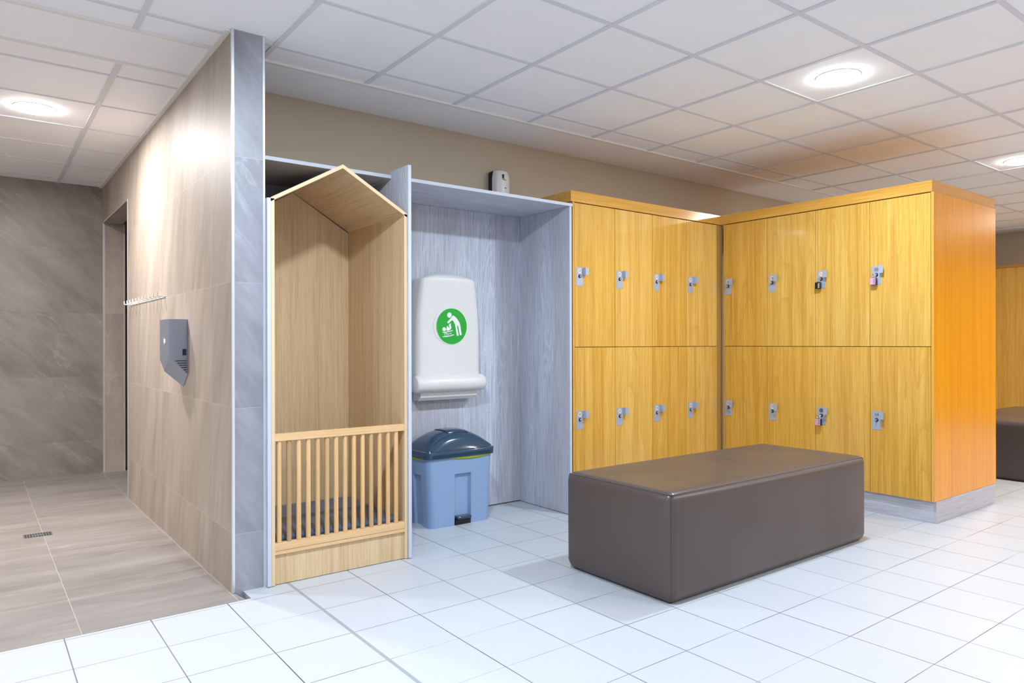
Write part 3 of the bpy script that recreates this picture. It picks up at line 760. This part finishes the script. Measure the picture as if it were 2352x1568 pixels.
# ================================================================== ottoman benches
def bench(label, x0, y0, grp):
    LX, LY, HZ = 1.715, 0.695, 0.480
    t_ = thing('bench', label, 'bench', (x0+LX/2, y0+LY/2, 0), 0, grp)
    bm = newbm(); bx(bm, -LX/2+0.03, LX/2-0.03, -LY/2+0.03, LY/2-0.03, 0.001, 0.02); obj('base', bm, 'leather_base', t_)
    bm = newbm(); rbox(bm, (0, 0, 0.012+HZ/2), (LX/2, LY/2, HZ/2), 0.040, 7, 0.007, 14)
    # pinched bottom edge
    for v in bm.verts:
        if v.co.z < 0.05:
            k = (0.05-v.co.z)/0.04; v.co.x *= 1-0.004*k; v.co.y *= 1-0.010*k; v.co.z = max(0.004, v.co.z-0.012*k)
    obj('upholstery', bm, 'leather', t_, smooth=True, auto=70)
    r_ = 0.026; zt = 0.012+HZ-0.0113
    loop = rrect(0, 0, LX/2-0.0113, LY/2-0.0113, 0.020, zt, 8); loop.append(loop[0])
    bm = newbm(); tube(bm, loop, 0.0016, 6)
    for sx in (-1, 1):
        for sy in (-1, 1):
            q = 0.0114; tube(bm, [(sx*(LX/2-q-0.004), sy*(LY/2-q-0.004), zt), (sx*(LX/2-q), sy*(LY/2-q), zt-0.03), (sx*(LX/2-q), sy*(LY/2-q), 0.25), (sx*(LX/2-q-0.0005), sy*(LY/2-q-0.0005), 0.045)], 0.0014, 6)
    obj('seam', bm, 'seam', t_)
    return t_
bench('large brown leatherette bench block on the white floor in front of the lockers', 2.415, 2.042, 'brown upholstered benches')
b2 = bench('brown leatherette bench half hidden behind the locker block at the right edge', 6.850, 2.02, 'brown upholstered benches')

# far panelling
fp = thing('oak_panelling', 'tall oak panelled unit on the far right wall behind the second bench', 'panelling', (10.72, 2.0, 0))
bm = newbm(); bx(bm, -0.22, 0.245, -5.8, 2.1, 0.1, 2.10); obj('panel', bm, 'oak', fp)
bm = newbm(); bx(bm, -0.235, 0.245, -5.8, 2.1, 2.101, 2.13); obj('top_strip', bm, 'oak_hy', fp).color = (0.75, 0.75, 0.75, 1)
bm = newbm(); bx(bm, -0.19, 0.245, -5.8, 2.1, 0.001, 0.099); obj('plinth', bm, 'plinth', fp)

# ================================================================== shower fittings
hr = thing('hook_rail', 'slim white rail of coat hooks on the stone partition above the hand dryer', 'hook rail', (XP0, 4.82, 1.447))
bm = newbm(); bx(bm, -0.005, -0.0005, 0.0, 1.22, -0.006, 0.003); obj('rail', bm, 'white_pl', hr, bev=0.001)
for k in range(11):
    y_ = 0.01+k*0.1195
    bm = newbm(); tube(bm, [(-0.004, y_, 0.0), (-0.042, y_, 0.0), (-0.047, y_, 0.003), (-0.048, y_, 0.009), (-0.048, y_, 0.024)], [0.0045, 0.0042, 0.004, 0.0036, 0.0034], 12); obj('hook', bm, 'white_pl', hr, smooth=True)
hd = thing('hand_dryer', 'brushed steel hand dryer with a slanted outlet on the stone partition', 'hand dryer', (XP0, 4.25, 0.9))
bm = newbm(); xf, yn, yf_, ym = -0.098, 0.0, 0.23, 0.105
V = {}
for nme, co in dict(ft0=(xf, yn, 0.388), ft1=(xf, yf_, 0.388), fb0=(xf, yn, 0.166), fb1=(xf, yf_, 0.160), fk=(xf, ym, 0.095),
                    wt0=(-0.0005, yn, 0.388), wt1=(-0.0005, yf_, 0.388), wb0=(-0.0005, yn, 0.080), wb1=(-0.0005, yf_, 0.075), wk=(-0.0005, ym, 0.006)).items(): V[nme] = bm.verts.new(co)
for f in (('ft0', 'ft1', 'fb1', 'fk', 'fb0'), ('wt0', 'wb0', 'wk', 'wb1', 'wt1'), ('ft0', 'fb0', 'wb0', 'wt0'), ('ft1', 'wt1', 'wb1', 'fb1'), ('ft0', 'wt0', 'wt1', 'ft1'), ('fb0', 'fk', 'wk', 'wb0'), ('fb1', 'wb1', 'wk', 'fk')):
    bm.faces.new([V[q] for q in f])
obj('housing', bm, 'steel_dryer', hd, bev=0.002)
bm = newbm()
for k in range(7):
    z_ = 0.158 - k*0.0125; xl = xf+0.034+k*0.0105
    if xl < -0.008: bx(bm, xl, -0.006, -0.0012, 0.002, z_-0.0045, z_)
obj('vent', bm, 'black', hd)
bm = newbm(); bx(bm, -0.027, -0.007, -0.001, 0.002, 0.186, 0.222); obj('label', bm, 'navy_label', hd)
bm = newbm(); bx(bm, xf-0.001, xf-0.0001, 0.080, 0.122, 0.256, 0.277); bx(bm, xf-0.001, xf-0.0001, 0.112, 0.119, 0.2772, 0.286); bx(bm, xf-0.001, xf-0.0001, 0.104, 0.111, 0.247, 0.2558)
obj('logo', bm, 'white', hd)
# drain
dr = thing('floor_drain', 'rectangular steel drain grate set in the grey shower floor', 'drain', (0.311, 5.27, -0.0305))
dr.rotation_euler = (math.radians(-0.8), 0, 0)
bm = newbm(); bx(bm, -0.075, 0.075, -0.055, 0.055, -0.002, 0.0015); obj('frame', bm, 'steel', dr)
bm = newbm()
for i in range(10):
    for j in range(3):
        if j == 1 and 2 < i < 7: continue
        x_ = -0.063+i*0.014; bx(bm, x_-0.0035, x_+0.0035, -0.035+j*0.035-0.011, -0.035+j*0.035+0.011, 0.0014, 0.0019)
obj('slots', bm, 'black', dr)
